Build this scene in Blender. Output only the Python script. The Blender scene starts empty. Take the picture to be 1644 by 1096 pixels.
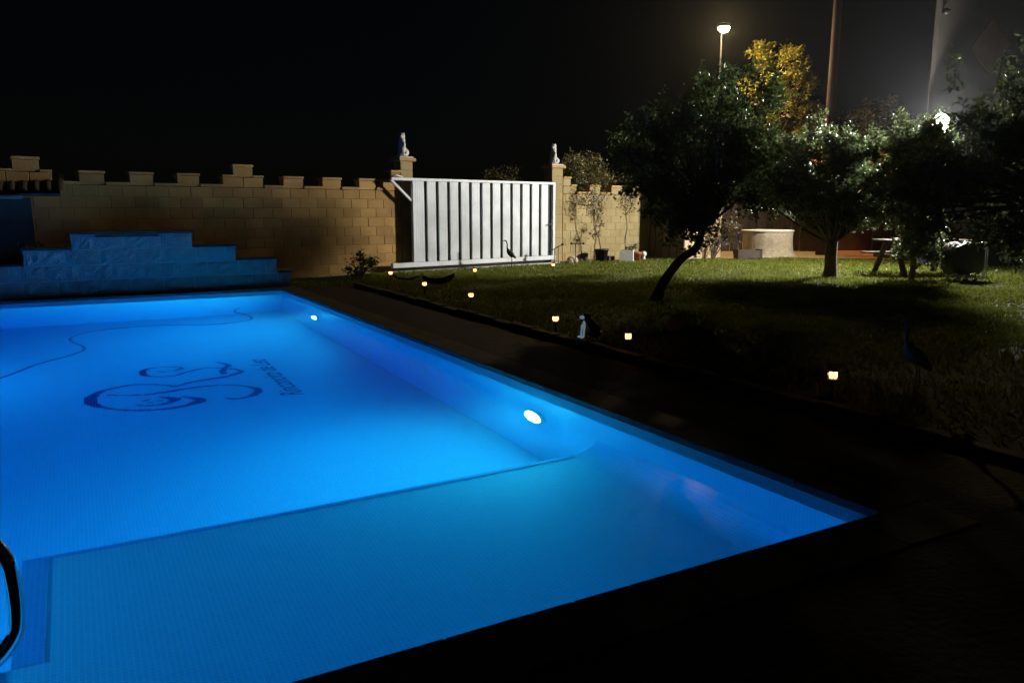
import bpy, bmesh, math, random
import numpy as np
from mathutils import Vector, Matrix
random.seed(7); rng = np.random.default_rng(7)
R = math.radians
sc = bpy.context.scene
COL = sc.collection

# ------------------------------------------------------------------ camera, sky, moon, exposure
EYE = 1.4; YAW = R(29.11); PITCH = R(9.566)
cam_d = bpy.data.cameras.new('camera'); cam = bpy.data.objects.new('camera', cam_d); COL.objects.link(cam)
cam.location = (0, 0, EYE); cam.rotation_euler = (math.pi/2 - PITCH, 0, -YAW)
cam_d.sensor_fit = 'HORIZONTAL'; cam_d.sensor_width = 36; cam_d.lens = 36*1252/1644
cam_d.clip_end = 2000; cam_d.clip_start = .05
sc.camera = cam
W = bpy.data.worlds.new('World'); sc.world = W; W.use_nodes = True
nt = W.node_tree; bg = nt.nodes['Background']
sky = nt.nodes.new('ShaderNodeTexSky'); sky.sky_type = 'NISHITA'; sky.sun_disc = False
sky.sun_elevation = R(25); sky.sun_rotation = R(200)
nt.links.new(sky.outputs[0], bg.inputs[0]); bg.inputs[1].default_value = 0.00022
sun_d = bpy.data.lights.new('moon', 'SUN'); sun_d.energy = .0025; sun_d.angle = R(.5); sun_d.color = (.8, .9, 1)
sun = bpy.data.objects.new('moon', sun_d); COL.objects.link(sun)
sun.rotation_euler = (R(65), 0, R(-20)); sun.location = (0, -10, 30)
vs = sc.view_settings; vs.view_transform = 'Standard'; vs.look = 'None'; vs.exposure = 0; vs.gamma = 1; vs.use_curve_mapping = False
cy = sc.cycles
cy.use_denoising = True; cy.max_bounces = 12; cy.diffuse_bounces = 5; cy.glossy_bounces = 4; cy.transmission_bounces = 8
cy.sample_clamp_indirect = 4; cy.sample_clamp_direct = 0; cy.use_adaptive_sampling = False

# ------------------------------------------------------------------ helpers
def tag(o, label=None, cat=None, group=None, kind=None):
    if label: o['label'] = label
    if cat: o['category'] = cat
    if group: o['group'] = group
    if kind: o['kind'] = kind
    return o

def thing(name, label, cat, loc=(0, 0, 0), rz=0, group=None):
    o = bpy.data.objects.new(name, None); COL.objects.link(o)
    o.location = loc; o.rotation_euler = (0, 0, rz); o.empty_display_size = .2
    return tag(o, label, cat, group)

def link(name, me, mat=None, parent=None, loc=None, rz=None):
    o = bpy.data.objects.new(name, me); COL.objects.link(o)
    if mat and not me.materials: me.materials.append(mat)
    if parent: o.parent = parent
    if loc is not None: o.location = loc
    if rz is not None: o.rotation_euler = (0, 0, rz)
    return o

def RD(right, depth):     # metres to the right of / ahead of the viewpoint -> world x, y
    s, c = math.sin(YAW), math.cos(YAW)
    return (s*depth + c*right, c*depth - s*right)

class MB:
    def __init__(s): s.v = []; s.f = []
    def add(s, v, f):
        n = len(s.v); s.v += [tuple(p) for p in v]; s.f += [tuple(i+n for i in q) for q in f]; return s
    def box(s, x0, x1, y0, y1, z0, z1):
        return s.add([(x0,y0,z0),(x1,y0,z0),(x1,y1,z0),(x0,y1,z0),(x0,y0,z1),(x1,y0,z1),(x1,y1,z1),(x0,y1,z1)],
                     [(0,3,2,1),(4,5,6,7),(0,1,5,4),(1,2,6,5),(2,3,7,6),(3,0,4,7)])
    def bbox(s, x0, x1, y0, y1, z0, z1, b=.006):   # bevelled box
        bm = bmesh.new(); bmesh.ops.create_cube(bm, size=1)
        for v in bm.verts:
            v.co = Vector(((x0+x1)/2+v.co.x*(x1-x0), (y0+y1)/2+v.co.y*(y1-y0), (z0+z1)/2+v.co.z*(z1-z0)))
        bmesh.ops.bevel(bm, geom=bm.edges[:], offset=b, segments=1, affect='EDGES')
        bm.verts.index_update(); s.add([v.co for v in bm.verts], [[v.index for v in f.verts] for f in bm.faces]); bm.free(); return s
    def bar(s, a, b, w, t, up=(0, 0, 1)):
        a, b = Vector(a), Vector(b); d = (b-a).normalized(); x = d.cross(Vector(up))
        if x.length < 1e-3: x = d.cross(Vector((0, 1, 0)))
        x.normalize(); y = x.cross(d)
        v = [p + x*i*w/2 + y*j*t/2 for p in (a, b) for i, j in ((-1,-1),(1,-1),(1,1),(-1,1))]
        return s.add(v, [(0,1,2,3),(7,6,5,4),(0,4,5,1),(1,5,6,2),(2,6,7,3),(3,7,4,0)])
    def tube(s, pts, rad, n=8, caps=True):
        pts = [Vector(p) for p in pts]; m = len(pts)
        if not hasattr(rad, '__len__'): rad = [rad]*m
        v = []; f = []; prev = None
        for i, p in enumerate(pts):
            d = (pts[min(i+1, m-1)]-pts[max(i-1, 0)]).normalized()
            if prev is None:
                x = d.cross(Vector((0, 0, 1)))
                if x.length < .05: x = d.cross(Vector((1, 0, 0)))
            else: x = prev - d*prev.dot(d)
            x.normalize(); prev = x; y = d.cross(x)
            for k in range(n):
                a = 2*math.pi*k/n; v.append(p + (x*math.cos(a)+y*math.sin(a))*rad[i])
        for i in range(m-1):
            for k in range(n):
                k2 = (k+1) % n; f.append((i*n+k, i*n+k2, (i+1)*n+k2, (i+1)*n+k))
        if caps: f.append(tuple(range(n-1, -1, -1))); f.append(tuple(range((m-1)*n, m*n)))
        return s.add(v, f)
    def lathe(s, prof, n=20, c=(0, 0, 0), jit=0):
        v = []; f = []; m = len(prof)
        for r_, z in prof:
            for k in range(n):
                a = 2*math.pi*k/n; rr = r_*(1+random.uniform(-jit, jit)); v.append((c[0]+rr*math.cos(a), c[1]+rr*math.sin(a), c[2]+z))
        for i in range(m-1):
            for k in range(n):
                k2 = (k+1) % n; f.append((i*n+k, i*n+k2, (i+1)*n+k2, (i+1)*n+k))
        f.append(tuple(range(n-1, -1, -1))); f.append(tuple(range((m-1)*n, m*n)))
        return s.add(v, f)
    def mesh(s, name, smooth=False):
        me = bpy.data.meshes.new(name); me.from_pydata(s.v, [], s.f)
        if smooth: me.polygons.foreach_set('use_smooth', [True]*len(me.polygons))
        me.update(); return me
    def build(s, name, mat, parent=None, smooth=False, loc=None, rz=None):
        return link(name, s.mesh(name, smooth), mat, parent, loc, rz)

def blob(prims, voxel=.012, smooth=6):
    """one continuous surface from overlapping ellipsoids (centre, radii) and tapered limbs (points, radii)"""
    mb = MB()
    for p in prims:
        if p[0] == 'e':
            bm = bmesh.new(); bmesh.ops.create_icosphere(bm, subdivisions=2, radius=1)
            rot = Matrix.Rotation(p[3] if len(p) > 3 else 0, 3, 'Y')
            vv = [Vector(p[1]) + rot @ Vector((v.co.x*p[2][0], v.co.y*p[2][1], v.co.z*p[2][2])) for v in bm.verts]
            bm.verts.index_update(); mb.add(vv, [[v.index for v in f.verts] for f in bm.faces]); bm.free()
        else: mb.tube(p[1], p[2], 8)
    me = mb.mesh('tmp'); o = bpy.data.objects.new('tmp', me); COL.objects.link(o)
    m = o.modifiers.new('r', 'REMESH'); m.mode = 'VOXEL'; m.voxel_size = voxel
    m = o.modifiers.new('s', 'SMOOTH'); m.iterations = smooth; m.factor = .5
    dg = bpy.context.evaluated_depsgraph_get(); dg.update()
    out = bpy.data.meshes.new_from_object(o.evaluated_get(dg)); bpy.data.objects.remove(o); bpy.data.meshes.remove(me)
    out.materials.clear(); out.polygons.foreach_set('use_smooth', [True]*len(out.polygons)); return out

MATS = {}
def mat(name, col, rough=.7, col2=None, scale=6, bump=0, bscale=60, spec=.5, metal=0, coat=0, rnd=0, detail=6):
    if name in MATS: return MATS[name]
    m = bpy.data.materials.new(name); m.use_nodes = True; n = m.node_tree.nodes; l = m.node_tree.links
    b = n['Principled BSDF']; b.inputs['Roughness'].default_value = rough; b.inputs['Metallic'].default_value = metal
    b.inputs['Specular IOR Level'].default_value = spec; b.inputs['Coat Weight'].default_value = coat
    tc = n.new('ShaderNodeTexCoord'); geo = n.new('ShaderNodeNewGeometry')
    last = None
    if col2:
        no = n.new('ShaderNodeTexNoise'); no.inputs['Scale'].default_value = scale; no.inputs['Detail'].default_value = detail
        l.new(geo.outputs['Position'], no.inputs['Vector'])
        cr = n.new('ShaderNodeValToRGB'); cr.color_ramp.elements[0].position = .35; cr.color_ramp.elements[1].position = .68
        cr.color_ramp.elements[0].color = (*col, 1); cr.color_ramp.elements[1].color = (*col2, 1)
        l.new(no.outputs['Fac'], cr.inputs[0]); last = cr.outputs[0]
    else:
        rg = n.new('ShaderNodeRGB'); rg.outputs[0].default_value = (*col, 1); last = rg.outputs[0]
    if rnd:
        oi = n.new('ShaderNodeObjectInfo'); hs = n.new('ShaderNodeHueSaturation')
        mr = n.new('ShaderNodeMapRange'); mr.inputs[3].default_value = 1-rnd; mr.inputs[4].default_value = 1+rnd
        l.new(oi.outputs['Random'], mr.inputs[0]); l.new(mr.outputs[0], hs.inputs['Value']); l.new(last, hs.inputs['Color']); last = hs.outputs[0]
    l.new(last, b.inputs['Base Color'])
    if bump:
        nb = n.new('ShaderNodeTexNoise'); nb.inputs['Scale'].default_value = bscale; nb.inputs['Detail'].default_value = 8
        l.new(geo.outputs['Position'], nb.inputs['Vector'])
        bp = n.new('ShaderNodeBump'); bp.inputs['Strength'].default_value = bump; bp.inputs['Distance'].default_value = .02
        l.new(nb.outputs['Fac'], bp.inputs['Height']); l.new(bp.outputs[0], b.inputs['Normal'])
    MATS[name] = m; return m

def emit(name, col, strength):
    m = bpy.data.materials.new(name); m.use_nodes = True; n = m.node_tree.nodes; l = m.node_tree.links
    n.remove(n['Principled BSDF']); e = n.new('ShaderNodeEmission'); e.inputs[0].default_value = (*col, 1); e.inputs[1].default_value = strength
    l.new(e.outputs[0], n['Material Output'].inputs[0]); return m

def leafmat(name, col, col2, rough=.45, trans=.38, spec=1.0):
    m = bpy.data.materials.new(name); m.use_nodes = True; n = m.node_tree.nodes; l = m.node_tree.links
    b = n['Principled BSDF']; b.inputs['Roughness'].default_value = rough; b.inputs['Specular IOR Level'].default_value = spec
    if spec > .9: b.inputs['Coat Weight'].default_value = .25; b.inputs['Coat Roughness'].default_value = .45
    geo = n.new('ShaderNodeNewGeometry'); no = n.new('ShaderNodeTexNoise'); no.inputs['Scale'].default_value = 2.2; no.inputs['Detail'].default_value = 5
    l.new(geo.outputs['Position'], no.inputs['Vector'])
    ad = n.new('ShaderNodeMath'); ad.operation = 'MULTIPLY_ADD'; ad.inputs[1].default_value = .5; l.new(geo.outputs['Random Per Island'], ad.inputs[0]); l.new(no.outputs['Fac'], ad.inputs[2])
    cr = n.new('ShaderNodeValToRGB'); cr.color_ramp.elements[0].position = .45; cr.color_ramp.elements[1].position = 1.0
    cr.color_ramp.elements[0].color = (*col, 1); cr.color_ramp.elements[1].color = (*col2, 1)
    l.new(ad.outputs[0], cr.inputs[0]); l.new(cr.outputs[0], b.inputs['Base Color'])
    tr = n.new('ShaderNodeBsdfTranslucent'); l.new(cr.outputs[0], tr.inputs[0])
    mx = n.new('ShaderNodeMixShader'); mx.inputs[0].default_value = trans
    l.new(b.outputs[0], mx.inputs[1]); l.new(tr.outputs[0], mx.inputs[2]); l.new(mx.outputs[0], n['Material Output'].inputs[0])
    return m

def mosaic(name, axes, col, col2, grout, px=.025):
    """small square pool mosaic; axes picks the two world axes of the surface"""
    m = bpy.data.materials.new(name); m.use_nodes = True; n = m.node_tree.nodes; l = m.node_tree.links
    b = n['Principled BSDF']; b.inputs['Roughness'].default_value = .35
    geo = n.new('ShaderNodeNewGeometry'); sp = n.new('ShaderNodeSeparateXYZ'); cb = n.new('ShaderNodeCombineXYZ')
    l.new(geo.outputs['Position'], sp.inputs[0]); l.new(sp.outputs[axes[0]], cb.inputs[0]); l.new(sp.outputs[axes[1]], cb.inputs[1])
    br = n.new('ShaderNodeTexBrick'); br.offset = 0; br.squash = 1
    br.inputs['Scale'].default_value = 1; br.inputs['Brick Width'].default_value = px; br.inputs['Row Height'].default_value = px
    br.inputs['Mortar Size'].default_value = px*.07; br.inputs['Mortar Smooth'].default_value = .1; br.inputs['Bias'].default_value = 0
    br.inputs['Color1'].default_value = (*col, 1); br.inputs['Color2'].default_value = (*col2, 1); br.inputs['Mortar'].default_value = (*grout, 1)
    l.new(cb.outputs[0], br.inputs['Vector']); l.new(br.outputs['Color'], b.inputs['Base Color'])
    return m

# ------------------------------------------------------------------ materials
M_wall = mat('tan_block', (.33, .185, .052), .9, (.45, .275, .09), 1.7, .5, 45, rnd=.17)
M_wall2 = mat('yellow_tan_block', (.27, .205, .088), .9, (.35, .275, .132), 1.7, .5, 45, rnd=.08)
M_mortar = mat('tan_mortar', (.29, .185, .06), .95, (.35, .23, .085), 8, .3, 80)
M_wcap = mat('tan_cap', (.36, .22, .075), .9, (.44, .29, .11), 7, .3, 50, rnd=.08)
M_cblock = mat('grey_split_block', (.38, .38, .38), .9, (.46, .46, .45), 9, .8, 30, rnd=.07)
M_cmortar = mat('white_mortar', (.62, .62, .60), .9, (.7, .7, .68), 10, .2, 80)
M_slate = mat('dark_cap_stone', (.045, .045, .05), .8, (.07, .07, .075), 6, .3, 40, rnd=.1)
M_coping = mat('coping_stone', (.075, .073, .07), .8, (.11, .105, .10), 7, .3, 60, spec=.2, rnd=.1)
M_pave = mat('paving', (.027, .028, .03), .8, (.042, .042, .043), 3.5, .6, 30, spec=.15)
M_soil = mat('lawn_soil', (.04, .05, .012), 1, (.075, .07, .02), 4, .6, 25)
M_ground = mat('field_soil', (.05, .045, .03), 1, (.09, .075, .05), 1.5, .4, 10)
M_dirt = mat('bare_dirt', (.21, .155, .09), 1, (.30, .23, .14), 3, .8, 25)
M_terra = mat('terracotta', (.36, .13, .05), .85, (.46, .19, .075), 6, .3, 40, rnd=.15)
M_gate = mat('white_gate_paint', (.56, .585, .58), .5, (.78, .81, .82), 1.5, .05, 30)
M_gatedark = mat('gate_backing', (.055, .055, .06), .8)
M_stone = mat('cast_stone', (.42, .41, .38), .85, (.56, .55, .51), 14, .4, 50)
M_bark = mat('bark', (.07, .05, .035), .95, (.12, .09, .06), 14, .9, 40)
M_barkpale = mat('pale_bark', (.15, .11, .075), .9, (.22, .17, .12), 14, .6, 50)
M_pole = mat('creosoted_timber', (.032, .014, .010), .85, (.05, .022, .015), 4, .5, 30)
M_wood = mat('weathered_wood', (.055, .04, .03), .85, (.095, .07, .052), 9, .4, 40, spec=.2, rnd=.2)
M_darkwood = mat('dark_boards', (.06, .045, .032), .85, (.09, .065, .05), 5, .4, 30, rnd=.2)
M_tarp = mat('black_cover', (.012, .012, .013), .6, (.02, .02, .02), 6, .4, 20)
M_iron = mat('dark_iron', (.03, .03, .032), .55, metal=.6)
M_black = mat('black_plastic', (.015, .015, .015), .5)
M_chrome = mat('chrome', (.75, .76, .78), .08, metal=1)
M_white = mat('white_plastic', (.75, .75, .73), .45, (.68, .68, .66), 8)
M_red = mat('red_clay', (.42, .09, .04), .8, (.5, .13, .06), 12)
M_rend = mat('tan_render', (.50, .36, .20), .9, (.56, .42, .25), 3, .4, 40)
M_house = mat('house_render', (.075, .065, .055), .9, (.10, .085, .07), 2.5, .3, 30)
M_brown = mat('brown_panel', (.22, .125, .075), .8, (.27, .16, .10), 8, .2, 40)
M_lowwall = mat('whitewash', (.55, .53, .48), .9, (.64, .62, .57), 4, .4, 30)
M_well = mat('well_stone', (.36, .28, .18), .95, (.48, .39, .27), 10, 1.0, 22)
M_wellcap = mat('well_lid', (.66, .65, .62), .7, (.72, .71, .68), 9, .2, 50)
M_dogdark = mat('dark_glaze', (.03, .022, .02), .3)
M_dogpale = emit('solar_figure_glow', (.55, .76, 1.0), .20)
M_hose = mat('hose_vinyl', (.12, .22, .42), .35, (.09, .18, .38), 20)
M_steel = mat('galvanised', (.32, .33, .33), .5, metal=.7)
M_kerb = mat('edging', (.045, .042, .036), .9, (.07, .065, .055), 9, .6, 40, rnd=.15)
M_tileF = mosaic('pool_mosaic_floor', (0, 1), (.36, .54, .64), (.31, .50, .62), (.60, .66, .68))
M_tileX = mosaic('pool_mosaic_side', (1, 2), (.36, .54, .64), (.31, .50, .62), (.60, .66, .68))
M_tileY = mosaic('pool_mosaic_end', (0, 2), (.36, .54, .64), (.31, .50, .62), (.60, .66, .68))
M_edgeF = mosaic('border_mosaic', (0, 1), (.19, .34, .60), (.17, .31, .57), (.30, .44, .6))
M_navy = mosaic('navy_mosaic', (0, 1), (.012, .03, .20), (.010, .025, .17), (.10, .16, .32))
L1 = leafmat('glossy_leaf', (.030, .050, .014), (.075, .12, .03), trans=.48)
L2 = leafmat('olive_leaf', (.045, .065, .025), (.12, .16, .06))
L3 = leafmat('yellow_leaf', (.10, .10, .012), (.32, .28, .035), rough=.5, trans=.4, spec=.5)
L6 = leafmat('dim_leaf', (.02, .022, .006), (.06, .055, .012), rough=.5, spec=.5)
L4 = leafmat('hedge_leaf', (.055, .055, .014), (.12, .11, .03), rough=.5)
L5 = leafmat('sapling_leaf', (.05, .035, .02), (.12, .10, .04), rough=.5)
LG = leafmat('grass_blade', (.075, .11, .014), (.21, .23, .04), rough=.6, trans=.3, spec=.1)
LF = leafmat('dry_leaf', (.22, .15, .05), (.40, .32, .14), rough=.7, trans=.1)

# ------------------------------------------------------------------ pool frame of reference (metres)
PX0, PX1, PY0, PY1 = -2.8, 3.21, 2.20, 14.34
ZW = -.113; SHELF_Z = -.79; SHELF_Y = 4.5
def floor_z(y): return -1.55 - .75*min(1, max(0, (y-4.5)/7.5))

def sheet(name, rects, z, m, kind='structure'):
    mb = MB()
    for x0, x1, y0, y1 in rects: mb.add([(x0,y0,z),(x1,y0,z),(x1,y1,z),(x0,y1,z)], [(0,1,2,3)])
    return tag(mb.build(name, m), kind=kind)
B = 300
sheet('ground', [(-B, PX0-.1, -B, B), (PX1+.1, B, -B, B), (PX0-.1, PX1+.1, -B, PY0-.1), (PX0-.1, PX1+.1, PY1+.1, B)], -.05, M_ground)
TX = 4.50
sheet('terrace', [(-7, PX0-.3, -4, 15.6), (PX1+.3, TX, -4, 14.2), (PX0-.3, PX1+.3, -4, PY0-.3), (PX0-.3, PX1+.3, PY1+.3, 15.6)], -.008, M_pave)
# lawn runs from the terrace edging to the boundary wall and the dirt by the well
lw = MB().add([(TX+.02,-8,-.02),(26,-8,-.02),(26,13.4,-.02),(19.5,15.6,-.02),(16,17.0,-.02),(15.0,18.55,-.02),(3.2,16.38,-.02),(3.6,14.2,-.02),(TX+.02,14.2,-.02)], [tuple(range(9))])
tag(lw.build('lawn', M_soil), kind='structure')
dt = MB().add([(15.0,18.6,-.014),(16,17.0,-.014),(19.5,15.6,-.014),(26,13.4,-.014),(34,13,-.014),(34,26,-.014),(15,24,-.014)], [tuple(range(7))])
tag(dt.build('dirt_yard', M_dirt), kind='structure')
# edging between terrace and lawn
kerb = tag(bpy.data.objects.new('lawn_edging', None), kind='structure'); COL.objects.link(kerb)
km = [MB().bbox(-.06, .06, -.24, .24, -.05, .045+.01*i, .012).mesh('edging_stone') for i in range(3)]
y = -3.6; i = 0
while y < 14:
    link('edging_stone', km[i % 3], M_kerb, kerb, (TX+.05+random.uniform(-.012, .012), y, 0), random.uniform(-.03, .03)); y += .5; i += 1

# ------------------------------------------------------------------ pool
pool = thing('swimming_pool', 'long rectangular pool of pale mosaic lit bright blue from under water', 'pool', (0, 0, 0))
ys = [PY0, 4.0, 4.5, 6, 8, 10, 12, PY1]
fb = MB()
for a, b in zip(ys[1:], ys[2:]):
    fb.add([(PX0,a,floor_z(a)),(PX1,a,floor_z(a)),(PX1,b,floor_z(b)),(PX0,b,floor_z(b))], [(0,1,2,3)])
fb.add([(PX0,PY0,-1.55),(PX1,PY0,-1.55),(PX1,4.0,-1.55),(PX0,4.0,-1.55)], [(0,1,2,3)])
fb.build('basin_floor', M_tileF, pool)
MB().box(PX1, PX1+.2, PY0-.2, PY1+.2, -2.5, -.045).build('side_wall', M_tileX, pool)
MB().box(PX0-.2, PX0, PY0-.2, PY1+.2, -2.5, -.045).build('side_wall', M_tileX, pool)
MB().box(PX0, PX1, PY1, PY1+.2, -2.5, -.045).build('end_wall', M_tileY, pool)
MB().box(PX0, PX1, PY0-.2, PY0, -2.5, -.045).build('end_wall', M_tileY, pool)
sh = MB().box(-.36, PX1, PY0, SHELF_Y, -1.6, SHELF_Z); sh.box(-1.5, -.361, PY0, 3.5, -1.6, SHELF_Z-.002)
sh.box(-2.1, -1.501, PY0, 3.5, -1.6, SHELF_Z+.25)
tag(sh.build('shallow_shelf', M_tileF, pool), 'shallow ledge with darker blue edge tiles')
MB().box(-.25, 3.08, SHELF_Y-.036, SHELF_Y+.004, SHELF_Z-.06, SHELF_Z+.004).build('edge_tiles', M_edgeF, pool)
MB().box(-.364, -.251, 3.5, SHELF_Y+.004, SHELF_Z-.06, SHELF_Z+.004).build('edge_tiles', M_edgeF, pool)
MB().box(-1.5, -.40, 3.40, 3.504, SHELF_Z-.06, SHELF_Z+.004).build('edge_tiles', M_edgeF, pool)
def cove(x, y0, y1, z, r=.14, sx=-1):         # rounded joint between side wall and ledge
    v = []; f = []
    for k in range(7):
        a = math.pi/2*k/6; v += [(x+sx*r*(1-math.sin(a)), y0, z+r*(1-math.cos(a))), (x+sx*r*(1-math.sin(a)), y1, z+r*(1-math.cos(a)))]
    for k in range(6): f.append((2*k, 2*k+1, 2*k+3, 2*k+2))
    MB().add(v, f).build('cove', M_tileF, pool, True)
cove(PX1-.001, PY0, SHELF_Y, SHELF_Z+.001, .22)
# coping stones round the rim
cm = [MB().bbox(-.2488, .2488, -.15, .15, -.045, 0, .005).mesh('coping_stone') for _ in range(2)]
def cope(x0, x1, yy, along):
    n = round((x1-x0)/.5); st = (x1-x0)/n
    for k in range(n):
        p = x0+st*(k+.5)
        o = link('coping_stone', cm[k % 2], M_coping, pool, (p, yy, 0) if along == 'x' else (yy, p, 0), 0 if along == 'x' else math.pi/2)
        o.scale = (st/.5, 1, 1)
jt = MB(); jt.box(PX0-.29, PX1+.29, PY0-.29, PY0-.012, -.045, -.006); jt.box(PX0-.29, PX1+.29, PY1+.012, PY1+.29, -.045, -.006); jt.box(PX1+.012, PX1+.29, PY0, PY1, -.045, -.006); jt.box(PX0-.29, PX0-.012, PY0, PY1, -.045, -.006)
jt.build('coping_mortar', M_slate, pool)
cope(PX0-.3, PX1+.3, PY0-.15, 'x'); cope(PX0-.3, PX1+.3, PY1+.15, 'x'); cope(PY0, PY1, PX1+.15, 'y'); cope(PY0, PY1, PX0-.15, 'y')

# emblem of navy mosaic on the floor
STROKES = [
[(0.75,10.18,.011),(0.83,10.12,.015),(0.94,10.12,.022),(1.03,10.22,.026),(0.97,10.35,.014),(0.82,10.41,.014),(0.68,10.39,.022),(0.59,10.26,.044),(0.60,10.04,.040),(0.67,9.91,.017),(0.77,9.85,.013),(0.92,9.86,.020),(1.07,9.98,.026),(1.23,10.09,.022),(1.36,10.09,.013),(1.46,10.01,.013)],
[(1.44,10.42,.009),(1.52,10.31,.022),(1.56,10.12,.033),(1.50,9.99,.033),(1.44,9.82,.044),(1.44,9.68,.033)],
[(1.47,9.95,.017),(1.57,9.91,.024),(1.65,9.71,.026),(1.55,9.60,.044),(1.41,9.50,.037),(1.23,9.47,.035),(1.04,9.41,.029),(0.91,9.32,.024),(0.84,9.28,.017)],
[(0.84,9.28,.017),(0.75,9.41,.018),(0.59,9.53,.022),(0.41,9.57,.026),(0.25,9.50,.033),(0.11,9.39,.040),(0.03,9.20,.066),(0.01,9.05,.077),(0.04,8.85,.055),(0.13,8.68,.022),(0.27,8.52,.020),(0.42,8.42,.022),(0.59,8.37,.026),(0.78,8.37,.033),(0.91,8.43,.049),(1.02,8.53,.066),(0.99,8.64,.044),(0.87,8.79,.011)],
[(0.18,9.21,.011),(0.36,9.10,.015),(0.53,9.06,.020),(0.73,9.07,.033),(0.92,9.12,.033),(1.15,9.14,.026),(1.37,9.09,.020),(1.54,8.95,.020),(1.62,8.78,.033),(1.63,8.66,.049),(1.56,8.52,.044),(1.44,8.43,.033),(1.33,8.44,.029),(1.27,8.52,.013)],
[(0.66,8.88,.009),(0.75,8.78,.044),(0.79,8.69,.060),(0.72,8.59,.038),(0.60,8.54,.018),(0.51,8.57,.013),(0.42,8.64,.011)],
[(0.51,8.79,.022),(0.53,8.79,.022)], [(0.63,8.73,.022),(0.65,8.73,.022)], [(0.54,8.69,.018),(0.56,8.69,.018)]]
def spline(pts, n=10):
    out = []; P = [np.array(p) for p in pts]; P = [P[0]*2-P[1]] + P + [P[-1]*2-P[-2]]
    for i in range(1, len(P)-2):
        for k in range(n):
            t = k/n; out.append(.5*((2*P[i]) + (-P[i-1]+P[i+1])*t + (2*P[i-1]-5*P[i]+4*P[i+1]-P[i+2])*t*t + (-P[i-1]+3*P[i]-3*P[i+1]+P[i+2])*t**3))
    out.append(P[-2]); return out
cells = set()
for s in STROKES:
    for q in spline(s, 14):
        r_ = max(q[2], .012)*.85
        for ix in range(int((q[0]-r_)/.025)-1, int((q[0]+r_)/.025)+2):
            for iy in range(int((q[1]-r_)/.025)-1, int((q[1]+r_)/.025)+2):
                if math.hypot((ix+.5)*.025-q[0], (iy+.5)*.025-q[1]) < r_+.006: cells.add((ix, iy))
eb = MB()
for ix, iy in sorted(cells):
    x0, y0 = ix*.025+.001, iy*.025+.001; zz = floor_z(y0+.012)+.004
    eb.add([(x0,y0,zz),(x0+.023,y0,zz),(x0+.023,y0+.023,zz-.0023),(x0,y0+.023,zz-.0023)], [(0,1,2,3)])
tag(eb.build('mosaic_emblem', M_navy, pool), 'navy swirling emblem laid in the pool floor', kind='stuff')
tcv = bpy.data.curves.new('lettering', 'FONT'); tcv.body = 'Rinconcito de Leo'; tcv.size = .36; tcv.shear = .35; tcv.align_x = 'LEFT'
tcv.offset = .002
to = bpy.data.objects.new('lettering_tmp', tcv); COL.objects.link(to)
dg = bpy.context.evaluated_depsgraph_get(); dg.update(); tm = bpy.data.meshes.new_from_object(to.evaluated_get(dg)); bpy.data.objects.remove(to)
xs = [v.co.x for v in tm.vertices]; kx = 2.05/(max(xs)-min(xs)); x_0 = min(xs)
for v in tm.vertices:                     # letters run away from the shallow end, their tops to the left
    yy = 8.28 + (v.co.x-x_0)*kx; v.co = Vector((2.04 - v.co.y*.95, yy, floor_z(yy)+.004))
tm.materials.clear(); tag(link('mosaic_lettering', tm, M_navy, pool), 'navy cursive lettering beside the emblem')

# water: one closed body, its sides and bottom just behind the tiles
mw = bpy.data.materials.new('pool_water'); mw.use_nodes = True; n = mw.node_tree.nodes; l = mw.node_tree.links
n.remove(n['Principled BSDF'])          # clear refraction below, reflections scattered by the moving surface
rf = n.new('ShaderNodeBsdfRefraction'); rf.inputs['IOR'].default_value = 1.33; rf.inputs['Roughness'].default_value = .05
gl = n.new('ShaderNodeBsdfGlossy'); gl.inputs['Roughness'].default_value = .30
fr_ = n.new('ShaderNodeFresnel'); fr_.inputs['IOR'].default_value = 1.33
ms = n.new('ShaderNodeMixShader'); gb = n.new('ShaderNodeNewGeometry'); ma_ = n.new('ShaderNodeMath'); ma_.operation = 'MULTIPLY_ADD'; ma_.inputs[1].default_value = .6; ma_.inputs[2].default_value = .4; l.new(gb.outputs['Backfacing'], ma_.inputs[0])
mm_ = n.new('ShaderNodeMath'); mm_.operation = 'MULTIPLY'; l.new(fr_.outputs[0], mm_.inputs[0]); l.new(ma_.outputs[0], mm_.inputs[1]); l.new(mm_.outputs[0], ms.inputs[0]); l.new(rf.outputs[0], ms.inputs[1]); l.new(gl.outputs[0], ms.inputs[2]); l.new(ms.outputs[0], n['Material Output'].inputs['Surface'])
nz = n.new('ShaderNodeTexNoise'); nz.inputs['Scale'].default_value = 2.2; nz.inputs['Detail'].default_value = 2
geo = n.new('ShaderNodeNewGeometry'); l.new(geo.outputs['Position'], nz.inputs['Vector'])
bp = n.new('ShaderNodeBump'); bp.inputs['Strength'].default_value = .05; bp.inputs['Distance'].default_value = .02
l.new(nz.outputs['Fac'], bp.inputs['Height']); l.new(bp.outputs[0], rf.inputs['Normal'])
ab = n.new('ShaderNodeVolumeAbsorption'); ab.inputs['Color'].default_value = (.02, .56, .95, 1); ab.inputs['Density'].default_value = .40
vsc = n.new('ShaderNodeVolumeScatter'); vsc.inputs['Color'].default_value = (.7, .85, 1, 1); vsc.inputs['Density'].default_value = .02; vsc.inputs['Anisotropy'].default_value = .6
adv = n.new('ShaderNodeAddShader'); l.new(ab.outputs[0], adv.inputs[0]); l.new(vsc.outputs[0], adv.inputs[1]); l.new(adv.outputs[0], n['Material Output'].inputs['Volume'])
tag(MB().box(PX0-.03, PX1+.03, PY0-.03, PY1+.03, -2.45, ZW).build('pool_water', mw), kind='structure')

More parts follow.
